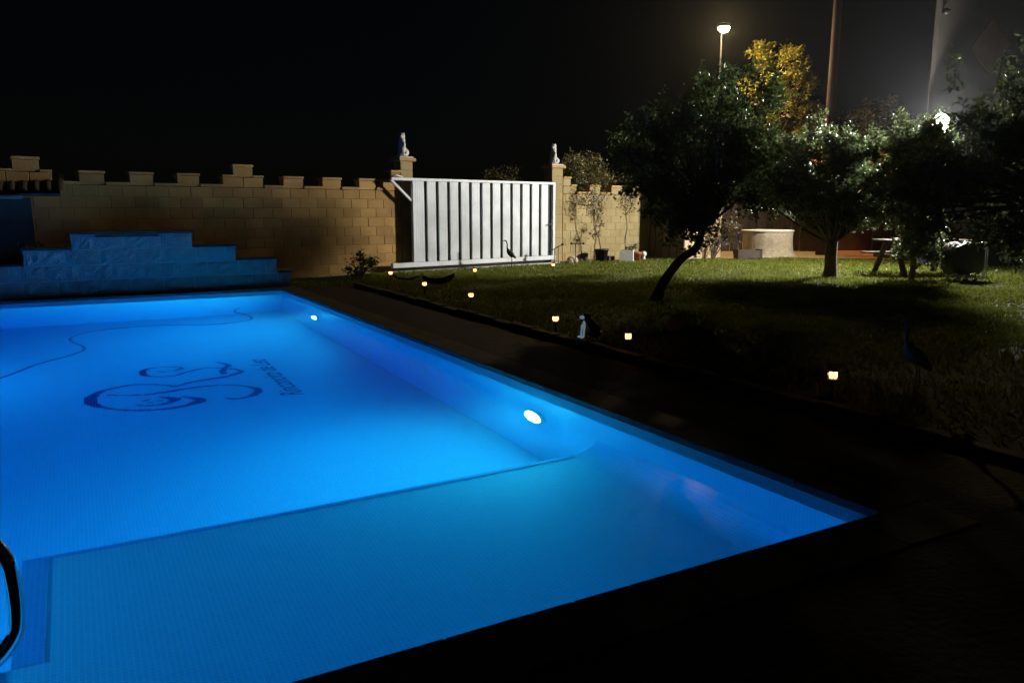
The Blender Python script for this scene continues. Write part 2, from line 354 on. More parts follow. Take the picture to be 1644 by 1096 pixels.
# underwater lamps on the right-hand wall
M_pl = emit('pool_lamp_light', (.03, .72, .80), 1750); M_pl2 = emit('pool_lamp_left', (.03, .66, .92), 820)
def pool_lamp(xx, yy, zz, label):
    sd = 1 if xx > 0 else -1
    t = thing('underwater_lamp', label, 'pool lamp', (xx, yy, zz), 0, 'round lamps set in the pool walls')
    ring = MB(); dome = MB()
    ring.lathe([(.15, 0), (.15, .03), (.135, .04), (.125, .03), (.125, 0)], 28)
    dome.lathe([(.122, .012), (.122, .03), (.10, .045), (.06, .055), (.01, .058)], 28)
    for mb in (ring, dome): mb.v = [(-z*sd, y_*sd, x) for x, y_, z in mb.v]
    ring.build('bezel', M_white, t, True); dome.build('lens', M_pl if sd > 0 else M_pl2, t, True)
pool_lamp(PX1, 5.36, -.69, 'round pool lamp glowing white near the shallow ledge')
pool_lamp(PX1, 12.05, -1.08, 'smaller looking round pool lamp near the far corner')
pool_lamp(PX0, 3.85, -.34, 'round pool lamp on the left wall facing the shallow ledge')
pool_lamp(PX0, 10.2, -.85, 'round pool lamp on the left wall facing the deep end')

# pool hose lying in the water
hp = [(-1.3,7.6),(-.70,8.43),(-.42,9.02),(-.10,9.47),(0,9.85),(-.14,10.52),(-.02,10.94),(.26,11.25),(.93,11.32),(1.53,11.06),(2.0,11.21),(2.14,11.57),(2.04,12.27),(2.18,12.72)]
hz = [-.17]*11 + [-.16, -.15, -.15]
hs = [tuple(p) for p in spline([(x, y, z) for (x, y), z in zip(hp, hz)], 8)]
tag(MB().tube(hs, .022, 8).build('pool_hose', M_hose, None, True), 'long pale blue hose snaking just under the pool surface', 'hose')

# chrome grab rail at the steps
t = thing('pool_handrail', 'chrome tube handrail looping over the water at the left', 'handrail', (-.235, 2.53, 0))
rp = [(-.80,-.53,.0),(-.80,-.50,.30),(-.79,-.40,.50),(-.75,-.2,.60),(-.60,-.03,.63),(-.35,0,.62),(-.17,0,.585),(-.06,0,.50),(-.012,0,.42),(0,0,.34),(0,0,.24),(-.012,0,.18),(-.06,0,.12),(-.14,0,.08),(-.3,0,.05),(-.48,0,.0),(-.56,0,-.12),(-.57,0,-.5),(-.57,0,-.79)]
MB().tube([tuple(p) for p in spline(rp, 6)], .0225, 16).build('tube', M_chrome, t, True)
MB().lathe([(.05, -.006), (.05, .012), (.024, .02)], 20, (-.80, -.53, 0)).build('flange', M_chrome, t, True)
MB().lathe([(.05, -.79), (.05, -.775), (.024, -.765)], 20, (-.57, 0, 0)).build('flange', M_chrome, t, True)

# ------------------------------------------------------------------ stepped cascade wall behind the pool
CY = 14.75
cas = thing('stepped_cascade_wall', 'low stepped grey block wall glowing blue behind the pool', 'wall', (0, CY, 0))
courses = [(-2.75, 3.48, 0), (-2.75, 3.24, .25), (-.75, 2.52, .5), (-.06, 1.80, .75)]
core = MB()
for k, (a, b_, z0) in enumerate(courses):
    core.box(a+.006, b_-.006, .011, .24, z0+(.001 if k else 0), z0+.2505)
    x = a; j = 0
    off = (.0, .27, .13, .33)[k]
    edges = [a]; x = a + (off if off else .5)
    while x < b_-.12: edges.append(x); x += .5+random.uniform(-.05, .05)
    edges.append(b_)
    for e0, e1 in zip(edges, edges[1:]):
        mb = MB(); nx, nz_ = 6, 4           # split face: an uneven front on a plain block
        v = []; f = []
        for q in range(nz_+1):
            for p in range(nx+1):
                inn = 0 < p < nx and 0 < q < nz_
                v.append((e0+.007+(e1-e0-.014)*p/nx, -random.uniform(.004, .022) if inn else 0.0, z0+.007+.236*q/nz_))
        for q in range(nz_):
            for p in range(nx): i0 = q*(nx+1)+p; f.append((i0, i0+1, i0+nx+2, i0+nx+1))
        mb.add(v, f); mb.box(e0+.007, e1-.007, .0005, .235, z0+.0075, z0+.2425)
        mb.build('block', M_cblock, cas)
core.build('mortar_core', M_cmortar, cas)
for a, b_, z in ((-2.78, -.77, .502), (-.77, -.08, .752), (-.08, 1.83, 1.002), (1.832, 2.55, .752), (2.552, 3.27, .502), (3.272, 3.51, .252)):
    MB().bbox(a, b_, -.02, .26, z, z+.04, .008).build('cap_slab', M_slate, cas)
MB().box(.30, 1.28, -.035, .0, .955, .985).build('spout', M_slate, cas)

# ------------------------------------------------------------------ block boundary wall with battlements
WA = R(11.0); WO = (3.96, 16.5)
def wp(s, off=0): return (WO[0]+math.cos(WA)*s-math.sin(WA)*off, WO[1]+math.sin(WA)*s+math.cos(WA)*off)
BLK = {}
def block(parent, s, z, ln=.4, h=.2, m=None, d=.2):
    m = m or M_wall; key = (round(ln, 3), h, d, m.name)
    if key not in BLK: BLK[key] = MB().bbox(.004, ln-.004, 0, d, .004, h-.004, .007).mesh('block')
    return link('block', BLK[key], m, parent, (s, random.uniform(-.0025, .0025), z))
CAPM = {}
def cap(parent, s0, s1, z, h=.06, d=.26, name='cap_slab'):
    ln = round(s1-s0, 3)
    if (ln, h, d) not in CAPM: CAPM[(ln, h, d)] = MB().bbox(0, ln, -.03, d-.03, 0, h, .012).mesh(name)
    return link(name, CAPM[(ln, h, d)], M_wcap, parent, (s0, 0, z))
def wall_run(t, s0, s1, z0=.03, courses=9, merlons=(), stepped=(), shift=.0, m=None):
    core = MB().box(s0+.01, s1-.01, .008, .192, -.1, z0+.2*courses-.005).build('mortar_core', M_mortar, t)
    for k in range(courses):
        s = s0 - (.2 if k % 2 else 0) + shift
        while s < s1-.03:
            a, b_ = max(s, s0), min(s+.4, s1)
            if b_-a > .05: block(t, a, z0+.2*k, round(b_-a, 2), m=m)
            s += .4
    ztop = z0+.2*courses
    edges = sorted([(a, b_) for a, b_ in merlons] + [(a, b_) for a, b_, _, _ in stepped]); s = s0
    for a, b_ in edges + [(s1, s1)]:
        if a-s > .05: cap(t, s, a, ztop)
        s = b_
    for a, b_ in merlons: block(t, a, ztop, round(b_-a, 2), m=m); cap(t, a-.012, b_+.012, ztop+.2, .05)
    for a, b_, c, d in stepped:
        n_ = max(1, round((b_-a)/.4)); st = round((b_-a)/n_, 2)
        for q in range(n_): block(t, a+q*st, ztop, st, m=m)
        for e0, e1 in ((a, c), (d, b_)):
            if e1-e0 > .05: cap(t, e0-.012, e1, ztop+.2, .045)
        block(t, c, ztop+.2, round(d-c, 2), m=m); cap(t, c-.012, d+.012, ztop+.4, .05)
wl = thing('battlemented_wall', 'tan concrete block wall with battlements left of the white gate', 'wall', (*wp(0), 0), WA)
wall_run(wl, -6.4, 2.66, merlons=[(-3.88, -3.47), (-3.06, -2.65), (-2.23, -1.82), (-.14, .30), (.73, 1.17), (1.60, 2.02)],
         stepped=[(-5.3, -4.28, -4.86, -4.46), (-1.38, -.55, -1.17, -.77), (2.2, 2.66, 2.41, 2.66)])
wr = thing('battlemented_wall', 'short battlemented tan block wall right of the gate, behind the saplings', 'wall', (*wp(0), 0), WA)
wall_run(wr, 7.77, 11.33, merlons=[(8.79, 9.21), (9.67, 10.12), (10.58, 11.0)], stepped=[(7.77, 8.28, 7.77, 8.06)], shift=.1, m=M_wall2)
def gate_post(s0, s1, label):
    t = thing('gate_post', label, 'gate post', (*wp(s0), 0), WA, 'posts on either side of the gate')
    wd = s1-s0
    MB().box(.008, wd-.008, .008, .29, -.1, 2.5).build('mortar_core', M_mortar, t)
    for k in range(12):
        me = BLK.setdefault(('post', round(wd, 2)), MB().bbox(.003, wd-.003, 0, .30, .003, .202, .007).mesh('block'))
        link('block', me, M_wall2, t, (0, 0, .03+.205*k))
    MB().bbox(-.06, wd+.06, -.06, .36, 2.49, 2.565, .015).build('cap_slab', M_wcap, t)
    MB().bbox(-.02, wd+.02, -.02, .32, 2.566, 2.60, .01).build('plinth', M_stone, t)
gate_post(2.67, 3.0, 'tan block gate post at the left end of the gate')
gate_post(7.36, 7.76, 'tan block gate post at the right end of the gate')

# seated lions holding a shield
lion = blob([('e', (0, 0, .03), (.12, .15, .035)), ('e', (0, .045, .13), (.095, .12, .10)), ('e', (0, 0, .25), (.075, .08, .13)), ('e', (0, -.015, .36), (.075, .075, .09)),
             ('e', (0, -.03, .44), (.072, .075, .075)), ('e', (0, -.095, .425), (.035, .045, .032)), ('e', (.045, -.01, .50), (.02, .02, .025)), ('e', (-.045, -.01, .50), (.02, .02, .025)),
             ('t', [(.05, -.04, .30), (.055, -.09, .17), (.05, -.10, .04)], [.035, .028, .03]), ('t', [(-.05, -.04, .30), (-.055, -.09, .17), (-.05, -.10, .04)], [.035, .028, .03]),
             ('e', (.085, .06, .09), (.045, .085, .075)), ('e', (-.085, .06, .09), (.045, .085, .075)),
             ('t', [(0, .15, .07), (.06, .19, .06), (.09, .16, .12)], [.02, .018, .024])], .009, 3)
def lion_statue(s, label, turn):
    t = thing('lion_statue', label, 'statue', (*wp(s, .15), 2.60), WA+turn, 'stone lions on the gate posts')
    bo = link('body', lion, M_stone, t); bo.scale = (1.0, 1.0, 1.02)
    sh_ = MB().add([(-.05, -.135, .20), (.05, -.135, .20), (.055, -.135, .11), (0, -.15, .03), (-.055, -.135, .11), (-.05, -.115, .20), (.05, -.115, .20), (.055, -.115, .11), (0, -.125, .03), (-.055, -.115, .11)],
                   [(4, 3, 2, 1, 0), (5, 6, 7, 8, 9), (0, 1, 6, 5), (1, 2, 7, 6), (2, 3, 8, 7), (3, 4, 9, 8), (4, 0, 5, 9)])
    sh_.build('shield', M_stone, t)
lion_statue(2.83, 'seated pale stone lion on the left gate post', R(-50))
lion_statue(7.56, 'seated pale stone lion on the right gate post', R(-62))

# ------------------------------------------------------------------ sliding gate
gt = thing('sliding_gate', 'white metal sliding gate of upright panels with a braced tail', 'gate', (*wp(0, -.19), 0), WA)
g0, g1 = 2.86, 7.26
MB().bbox(g0, g1, .03, .045, .20, 2.06, .002).build('backing_sheet', M_gatedark, gt)
n_s = 13; pitch = (g1-.16-g0-.05)/n_s
for k in range(n_s):
    a = g0+.05+pitch*k
    mb = MB().bbox(a, a+pitch*.745, -.035, .012, .215, 2.045, .008)
    for q in range(3): mb.box(a+pitch*.745*(q+1)/4-.004, a+pitch*.745*(q+1)/4+.004, -.0385, -.0352, .22, 2.04)
    mb.build('panel', M_gate, gt)
MB().bbox(2.28, g1, -.045, .04, 2.05, 2.11, .006).build('top_rail', M_gate, gt)
MB().bbox(2.26, g1+.02, -.055, .05, .10, .21, .008).build('bottom_rail', M_gate, gt)
MB().bbox(g0-.03, g0+.045, -.047, .042, .212, 2.048, .006).build('upright', M_gate, gt)
MB().bbox(g1-.075, g1+.006, -.048, .043, .212, 2.115, .006).build('upright', M_gate, gt)
MB().bar((2.29, 0, 2.06), (g0, 0, 1.57), .05, .05).build('brace', M_gate, gt)
hd = MB().bbox(g1-.165, g1-.10, -.075, -.045, .88, 1.16, .006).build('lock_plate', M_iron, gt)
MB().bar((g1-.13, -.10, 1.04), (g1-.27, -.10, 1.02), .03, .025).build('lever', M_iron, hd)
MB().tube([(2.28, 0, 2.13), (2.45, .02, 2.16), (2.62, .04, 2.12)], .025, 8).build('roller_bracket', M_steel, gt, True)
MB().box(2.1, 7.6, -.10, .10, -.03, .03).build('ground_track', M_steel, gt)

# ------------------------------------------------------------------ outbuilding corner right of the saplings
ob = thing('outbuilding', 'tan rendered outbuilding corner behind the leaning tree', 'outbuilding', (*wp(11.34, -1.35), 0), WA)
MB().box(0, 1.75, 0, 3.0, -.1, 2.15).build('wall', M_rend, ob)
for k in range(5): tag(MB().bbox(-.03, -.002, .01+.265*k, .255+.265*k, 0, 2.14, .004).build('shade_board', M_darkwood, ob))  # dark boards added to stand in for the shade on this unlit face
MB().bbox(-.06, 1.85, -.10, 3.05, 2.152, 2.25, .02).build('roof_slab', M_slate, ob)

# pump house at the far left, clay tile eave
ph = thing('pump_house', 'dark low pump house with a clay tile eave at the left', 'shed', (0, 0, 0))
MB().box(-4.2, -.58, 15.42, 16.1, -.1, 1.60).build('wall', mat('pump_render', (.035, .035, .04), .9, (.05, .05, .055), 4), ph)
MB().add([(-4.5,15.08,1.62),(-.14,15.08,1.62),(-.14,16.1,1.93),(-4.5,16.1,1.93),(-4.5,15.08,1.67),(-.14,15.08,1.67),(-.14,16.1,1.98),(-4.5,16.1,1.98)],
         [(0,3,2,1),(4,5,6,7),(0,1,5,4),(1,2,6,5),(2,3,7,6),(3,0,4,7)]).build('roof_deck', M_darkwood, ph)
tv = []; tf = []
for k in range(7):
    a = math.pi*k/6; tv += [(-math.cos(a)*.085, 0, math.sin(a)*.075), (-math.cos(a)*.07, 1.06, math.sin(a)*.062+.322)]
for k in range(6): tf.append((2*k, 2*k+2, 2*k+3, 2*k+1))
tilem = MB().add(tv, tf).mesh('roof_tile', True); tilem.materials.append(mat('aged_tile', (.06, .035, .028), .9, (.09, .05, .04), 9, .4))
x = -4.4
while x < -.15: link('roof_tile', tilem, M_terra, ph, (x, 15.04, 1.655)); x += .17
tag(MB().tube([(-4.2, 15.03, 1.60), (-.68, 15.03, 1.60)], .03, 8).build('gutter', M_steel, ph), None)

# ------------------------------------------------------------------ house on the right, fence, porch, low wall
hx, hy = RD(10.3, 20)
ho = thing('house', 'tall dark house front with a brown diamond ornament at the right', 'house', (hx, hy, 0), -YAW)
MB().add([(0,0,-.1),(12,0,-.1),(16,8,-.1),(5.2,8,-.1),(0,0,9.5),(12,0,9.5),(16,8,9.5),(5.2,8,9.5)],[(0,3,2,1),(4,5,6,7),(0,1,5,4),(1,2,6,5),(2,3,7,6),(3,0,4,7)]).build('wall', M_house, ho)
MB().bbox(-.02, .10, -.05, -.001, 0, 9.4, .01).build('downpipe', M_house, ho)
dm = MB().add([(1.42,-.04,4.68),(1.87,-.04,5.38),(1.36,-.04,5.98),(.90,-.04,5.29),(1.42,-.001,4.68),(1.87,-.001,5.38),(1.36,-.001,5.98),(.90,-.001,5.29)],
              [(0,1,2,3),(0,4,5,1),(1,5,6,2),(2,6,7,3),(3,7,4,0)])
tag(dm.build('diamond_ornament', M_brown, ho), 'brown diamond ornament on the house front')
fx = MB().lathe([(.02, 0), (.09, .04), (.10, .12), (.03, .16)], 14, (.16, -.16, 6.02)); fx.bar((.16, 0, 6.16), (.16, -.18, 6.16), .04, .04)
fx.build('wall_lamp', M_black, ho, True)
M_fl = emit('floodlight_glow', (1.0, .97, .90), 4300)
FL = (18.27, 11.80, 3.42)
fl_t = thing('floodlight', 'glaring white floodlight fixed to the house corner', 'floodlight', FL, R(-92))
# local -y is the beam
for nm_, prof_, m_ in (('housing', [(.10, .16), (.20, .12), (.255, .02), (.255, .009)], M_black), ('lens', [(.225, .008), (.222, -.02), (.19, -.065), (.12, -.10), (.01, -.115)], M_fl), ('rim', [(.228, .0085), (.255, .0085), (.255, -.03), (.228, -.03)], M_black)):
    mb = MB().lathe(prof_, 28)
    if nm_ == 'rim': mb.f = mb.f[:-2] + [(3*28+k, 3*28+(k+1) % 28, (k+1) % 28, k) for k in range(28)]
    mb.v = [(x, z, y) for x, y, z in mb.v]; mb.f = [q[::-1] for q in mb.f]; mb.build(nm_, m_, fl_t, nm_ != 'rim')
MB().bar((0, .11, 0), (-.42, .45, .0), .05, .05).build('bracket', M_black, fl_t)

lx, ly = RD(13.0, 19.9)
lwt = thing('low_white_wall', 'low whitewashed wall at the foot of the house', 'wall', (lx, ly, 0), -YAW)
MB().bbox(0, 9, -.25, 0, -.1, .62, .02).build('wall', M_lowwall, lwt)
MB().bbox(-.04, 9.05, -.29, .04, .622, .69, .015).build('cap_slab', M_wcap, lwt)

px_, py_ = RD(10.3, 26)
po = thing('porch', 'red brown porch with an orange clay tile roof behind the trees', 'porch', (px_, py_, 0), -YAW)
MB().box(0, 3.6, 1.6, 4.5, -.1, 2.7).build('wall', mat('porch_wall', (.10, .05, .03), .9, (.13, .07, .045), 4, .3), po)
for x in (.1, 1.7, 3.4): MB().bbox(x, x+.14, .1, .24, 0, 2.66, .01).build('post', M_wood, po)
MB().box(-.3, 3.8, -.1, .3, 2.66, 2.78).build('beam', M_wood, po)
for k in range(21):
    rt = MB(); v = []; f = []
    for j in range(6):
        a = math.pi*j/5; v += [(-math.cos(a)*.1, 0, math.sin(a)*.08), (-math.cos(a)*.085, 1.9, math.sin(a)*.07+.70)]
    for j in range(5): f.append((2*j, 2*j+2, 2*j+3, 2*j+1))
    if k == 0: ptm = rt.add(v, f).mesh('roof_tile', True); ptm.materials.append(M_terra)
    link('roof_tile', ptm, M_terra, po, (-.3+.2*k, -.15, 2.80))
MB().add([(-.35,-.15,2.78),(3.9,-.15,2.78),(3.9,1.75,3.48),(-.35,1.75,3.48),(-.35,1.75,2.70),(3.9,1.75,2.70)], [(0,1,2,3),(3,2,5,4)]).build('roof_deck', M_terra, po)
pat = sheet('porch_patio', [(0, 4.2, -3.2, 1.6)], -.008, M_terra); pat.location = (px_, py_, 0); pat.rotation_euler = (0, 0, -YAW)

fx_, fy_ = RD(6.6, 27)
fe = thing('board_fence', 'dark upright board fence behind the stone well', 'fence', (fx_, fy_, 0), -YAW)
for k in range(14): MB().bbox(k*.30, k*.30+.275, 0, .03, 0, 1.75+random.uniform(-.03, .03), .004).build('board', M_darkwood, fe)
for z in (.35, 1.35): MB().box(0, 4.2, .031, .08, z, z+.09).build('rail', M_darkwood, fe)
for k in (2, 5, 7): MB().bbox(k*.30-.03, k*.30+.015, -.03, -.001, 0, 1.8, .004).build('batten', M_wood, fe)

# ------------------------------------------------------------------ utility pole and street lamp
t = thing('utility_pole', 'tall reddish brown wooden utility pole rising behind the trees', 'pole', (20.75, 17.05, 0))
MB().tube([(0, 0, -.2), (.02, -.01, 4), (.05, -.02, 9.5)], [.16, .145, .12], 14).build('shaft', M_pole, t, True)
MB().bar((-.7, .25, 8.9), (.8, -.3, 8.9), .09, .11).build('crossarm', M_pole, t)
M_st = emit('street_lamp_glow', (1.0, .72, .32), 2400)
t = thing('street_lamp', 'lit warm street lamp on a slim pole above the trees', 'street lamp', (19.75, 20.85, 0))
MB().tube([(0, 0, 0), (0, 0, 4), (0, 0, 7.25), (-.06, -.08, 7.42), (-.30, -.38, 7.50), (-.50, -.62, 7.47)], [.05, .035, .028, .024, .02, .02], 10).build('shaft', M_black, t, True)
MB().lathe([(.04, .14), (.13, .11), (.21, .03), (.21, .0)], 18, (-.53, -.65, 7.31)).build('shade', M_black, t, True)
MB().lathe([(.02, -.16), (.11, -.13), (.17, -.06), (.18, -.001)], 18, (-.53, -.65, 7.31)).build('bulb', M_st, t, True)

# ------------------------------------------------------------------ vegetation
def leaf_cloud(centers, n, size, spread, mat_, name, parent, droop=.2, aspect=2.2, out=None, flat=1.0):
    c = np.array(centers); k = rng.integers(0, len(c), n)
    sp = np.asarray(spread)[k][:, None] if hasattr(spread, '__len__') else spread
    p = c[k] + rng.normal(0, 1, (n, 3))*sp*np.array([1, 1, .8*flat])
    d = rng.normal(0, 1, (n, 3)); d[:, 2] -= droop; d /= np.linalg.norm(d, axis=1)[:, None]
    q = np.cross(d, rng.normal(0, 1, (n, 3))); q /= np.linalg.norm(q, axis=1)[:, None]
    nn = np.cross(d, q)
    L = size*rng.uniform(.65, 1.25, n)[:, None]; w = L/aspect
    v = np.stack([p, p+d*L*.45+q*w*.5+nn*w*.15, p+d*L, p+d*L*.45-q*w*.5+nn*w*.15], 1).reshape(-1, 3)
    me = bpy.data.meshes.new(name); me.vertices.add(4*n); me.vertices.foreach_set('co', v.astype(np.float32).ravel())
    idx = np.arange(4*n).reshape(n, 4); tri = np.concatenate([idx[:, [0, 1, 2]], idx[:, [0, 2, 3]]], 1).reshape(-1)
    me.loops.add(6*n); me.loops.foreach_set('vertex_index', tri.astype(np.int32))
    me.polygons.add(2*n); me.polygons.foreach_set('loop_start', np.arange(0, 6*n, 3, dtype=np.int32))
    me.update(calc_edges=True); me.validate()
    return tag(link(name, me, mat_, parent), kind='stuff')

def ell(c, r, n, shell=.55):
    out = []
    while len(out) < n:
        d = rng.normal(0, 1, 3); d /= np.linalg.norm(d); rr = rng.uniform(shell**3, 1)**(1/3)
        out.append(np.array(c)+d*rr*np.array(r)*rng.uniform(.82, 1.08))
    return out

def tree(name, label, base, trunk, trad, crowns, leaves, size, lm, bark=None, spread=.16, cat='tree', group=None, shoots=0, limb=.035, loose=None):
    """trunk: points relative to base; crowns: (centre, radii, clumps) relative to base"""
    t = thing(name, label, cat, base, 0, group); bark = bark or M_bark
    tb = MB().tube([tuple(p) for p in spline(trunk, 5)], list(np.interp(np.linspace(0, len(trunk)-1, (len(trunk)-1)*5+1), range(len(trunk)), trad)), 10)
    top = np.array(trunk[-1]); cl = []
    for c, r_, n_ in crowns: cl += ell(c, r_, n_)
    lb = MB()
    for i, c in enumerate(cl):
        if i % 2: continue
        mid = top*.45+c*.55 + rng.normal(0, .10, 3) + np.array([0, 0, .06]); q = top+(mid-top)*.4+rng.normal(0, .05, 3)
        lb.tube([top-np.array([0, 0, .06]), q, mid, c], [limb, limb*.75, limb*.5, limb*.18], 6)
    tb.build('trunk', bark, t, True); lb.build('limbs', bark, t, True)
    pts = []; spr = []; cen = np.mean(np.array(cl), 0)
    for c in cl:
        for _ in range(3):                      # sprigs pointing outwards give an uneven outline
            d = (c-cen)/max(.2, np.linalg.norm(c-cen)) + rng.normal(0, .55, 3) + np.array([0, 0, .25]); d /= np.linalg.norm(d)
            ln = rng.uniform(.14, .42)
            for k in range(5): pts.append(c+d*ln*k/4); spr.append(spread*(.62-.10*k))
    if shoots:                                  # upright young shoots along the top
        zmax = sorted(cl, key=lambda p: -p[2])[:max(6, len(cl)//3)]
        sb = MB()
        for _ in range(shoots):
            c = random.choice(zmax)+rng.normal(0, .16, 3); hgt = random.uniform(.18, .45); e = c+np.array([random.uniform(-.08, .08), random.uniform(-.08, .08), hgt])
            sb.tube([c, e], [.008, .003], 4)
            for k in range(5): pts.append(c+(e-c)*k/4); spr.append(.045)
        tag(sb.build('shoots', bark, t), kind='stuff')
    leaf_cloud(pts, leaves, size, spr, lm, 'crown', t)
    if loose: leaf_cloud(ell(loose[0], loose[1], loose[2], .0), loose[3], size, .12, lm, 'shading_foliage', t)  # sparse leaves without limbs, added to dim the floodlight on the left wall
    return t

tree('leaning_tree', 'dark leafy tree on a curved leaning trunk in front of the tan outbuilding', (7.9, 9.56, -.02), [(0,0,0),(.09,-.05,.27),(.20,-.11,.47),(.35,-.19,.68),(.55,-.30,.86),(.62,-.34,1.2)], [.10,.075,.07,.066,.062,.05],
     [((.45,-.25,2.15),(1.0,.95,.85),60), ((.98,-.52,2.85),(.62,.6,.68),26), ((.15,.1,2.5),(.65,.6,.5),20), ((1.05,-.58,2.0),(.6,.6,.5),24), ((.40,-.2,1.30),(.5,.5,.4),18), ((.2,-.1,1.8),(.7,.6,.6),14)], 17500, .085, L1, spread=.17, shoots=24)
tree('round_tree', 'low spreading fruit tree on a short forked trunk, beside the picnic table', (13.73, 11.01, -.02), [(0,0,0),(.01,0,.25),(-.01,0,.5),(.0,0,.8)], [.16,.125,.12,.12],
     [((-.50,.25,2.05),(.95,.85,.68),46), ((.55,-.35,2.15),(.85,.75,.68),46), ((.0,.5,2.3),(.8,.7,.6),34), ((.1,-.1,1.45),(.95,.85,.30),28), ((-.45,1.15,2.1),(.85,.9,.7),40)], 42000, .082, L2, spread=.15, shoots=60, limb=.05, loose=((-.58,2.05,2.5),(.6,.72,.62),220,3600))
tree('dense_small_tree', 'dense dark small tree drooping in front of the picnic table', (14.95, 9.99, -.02), [(0,0,0),(.02,0,.3),(.0,.03,.6),(.03,0,.95)], [.07,.055,.05,.045],
     [((0,0,1.3),(.36,.36,.5),26), ((.0,0,1.95),(.47,.46,.55),36), ((.0,.05,2.5),(.52,.5,.45),32), ((.0,.05,2.85),(.42,.42,.25),16), ((-.05,.0,.8),(.26,.26,.25),10), ((.28,-.17,.75),(.26,.26,.28),10)], 21000, .08, L2, spread=.12, shoots=16, limb=.03)
tree('overhanging_tree', 'big leafy tree overhanging from the right edge with the floodlight shining through it', (11.15, 4.75, -.02), [(0,0,0),(-.05,.05,.5),(-.1,.1,1.0),(-.2,.2,1.5)], [.14,.11,.10,.08],
     [((-.75,.85,1.75),(.95,.85,.62),44), ((.05,.1,2.3),(.9,.85,.75),40), ((-1.5,1.35,1.85),(.6,.55,.42),22), ((-.3,.45,1.25),(.95,.85,.38),30), ((.5,-.3,1.8),(.9,.9,.9),34), ((-.85,.95,2.5),(.5,.55,.42),24), ((-.2,.3,2.8),(.6,.6,.45),22), ((-1.2,1.85,1.6),(.65,.6,.5),28)], 33000, .078, L2, spread=.15, shoots=40, limb=.04)
tree('lamplit_tree', 'yellow green tree lit by the street lamp behind the utility pole', (22.6, 20.8, -.05), [(0,0,0),(0,0,2),(0,0,4)], [.2,.16,.12],
     [((-.2,.1,6.0),(1.6,1.3,1.15),40), ((.5,.0,4.6),(1.7,1.4,.9),26)], 11000, .13, L3, spread=.24)
tree('far_tree', 'dim yellowish tree between the utility pole and the house', (25.2, 18.6, -.05), [(0,0,0),(0,0,1.5),(0,0,3)], [.18,.14,.1],
     [((0,0,4.35),(1.7,1.5,.75),30)], 5000, .13, L6, spread=.24)
def bush(name, label, base, ells, n, size, lm, cat='shrub', spread=.13):
    t = thing(name, label, cat, base); cl = []
    for c, r_, k in ells: cl += ell(c, r_, k)
    sb = MB()
    for c in cl[::2]: sb.tube([(random.uniform(-.06, .06), random.uniform(-.06, .06), -.02), c*np.array([.5, .5, .55]), c], [.02, .012, .004], 5)
    sb.build('stems', M_bark, t); leaf_cloud(cl, n, size, spread, lm, 'foliage', t); return t
bush('wall_shrub', 'warm lit shrub rising behind the battlements right of the gate', (13.9, 20.4, 0), [((-.1,0,2.35),(.75,.7,.8),34), ((1.0,.1,2.0),(.6,.6,.5),16)], 7000, .09, L4, spread=.15)
bush('field_shrub', 'dim shrub showing over the right end of the gate', (11.6, 21.6, 0), [((0,0,1.85),(.8,.7,.75),24)], 3000, .09, L6, spread=.15)
bush('small_dark_shrub', 'small dark leafy shrub at the wall foot left of the gate', (5.15, 15.75, 0), [((.12,0,.26),(.22,.2,.25),14), ((-.14,0,.22),(.2,.15,.18),7), ((.0,0,.5),(.06,.06,.16),3)], 900, .07, L1, spread=.05)
bush('creeper', 'sparse creeper climbing the lit outbuilding wall behind the leaning tree', (16.35, 17.22, 0), [((0,0,.95),(.35,.08,.75),16), ((.5,-.15,.9),(.25,.1,.7),12)], 1000, .07, L5, cat='creeper', spread=.09)
bush('weed_clump', 'low weeds behind the stepped cascade wall at its left step', (-.45, 15.2, 0), [((0,0,.55),(.35,.12,.3),14)], 700, .08, L1, spread=.07)

def sapling(name, label, base, stem, tips, n, potm=None):
    t = thing(name, label, 'sapling', base)
    MB().tube([tuple(p) for p in spline(stem, 4)], list(np.linspace(.022, .009, (len(stem)-1)*4+1)), 7).build('stem', M_barkpale, t, True)
    tb = MB(); end = np.array(stem[-1]); pts = []
    for a, b_ in tips:
        tb.tube([a, tuple((np.array(a)+np.array(b_))/2+np.array([0, 0, .03])), b_], [.010, .007, .003], 5)
        for k in range(4): pts.append(np.array(a)+(np.array(b_)-np.array(a))*(.4+.2*k))
    tb.build('branches', M_barkpale, t, True); leaf_cloud(pts, n, .085, .075, L5, 'foliage', t, aspect=2.8)
    return t
sapling('bent_sapling', 'thin bent sapling growing from a dark pot against the wall', (12.72, 17.72, .15), [(0,0,0),(-.06,.02,.3),(-.12,.03,.55),(-.25,.02,.75),(-.32,0,1.0),(-.33,0,1.45)],
        [((-.33,0,1.3),(-.65,.05,1.5)), ((-.32,0,1.05),(-.35,-.1,1.35)), ((-.33,0,1.45),(.05,.0,1.65)), ((-.33,0,1.4),(-.3,0,1.85)), ((-.12,.03,.55),(.02,.02,1.0)), ((-.12,.03,.55),(-.34,0,.58)), ((-.33,0,1.45),(-.55,.05,1.75))], 420)
sapling('straight_sapling', 'thin upright sapling in the white planter box against the wall', (13.40, 17.55, .30), [(0,0,0),(-.02,0,.35),(.03,0,.6),(-.02,0,.95),(-.06,0,1.3)],
        [((-.06,0,1.2),(.25,.03,1.45)), ((-.04,0,1.05),(-.25,0,1.4)), ((-.06,0,1.3),(-.08,0,1.75)), ((-.02,0,.95),(.18,0,1.2)), ((-.06,0,1.3),(.35,0,1.65))], 300)

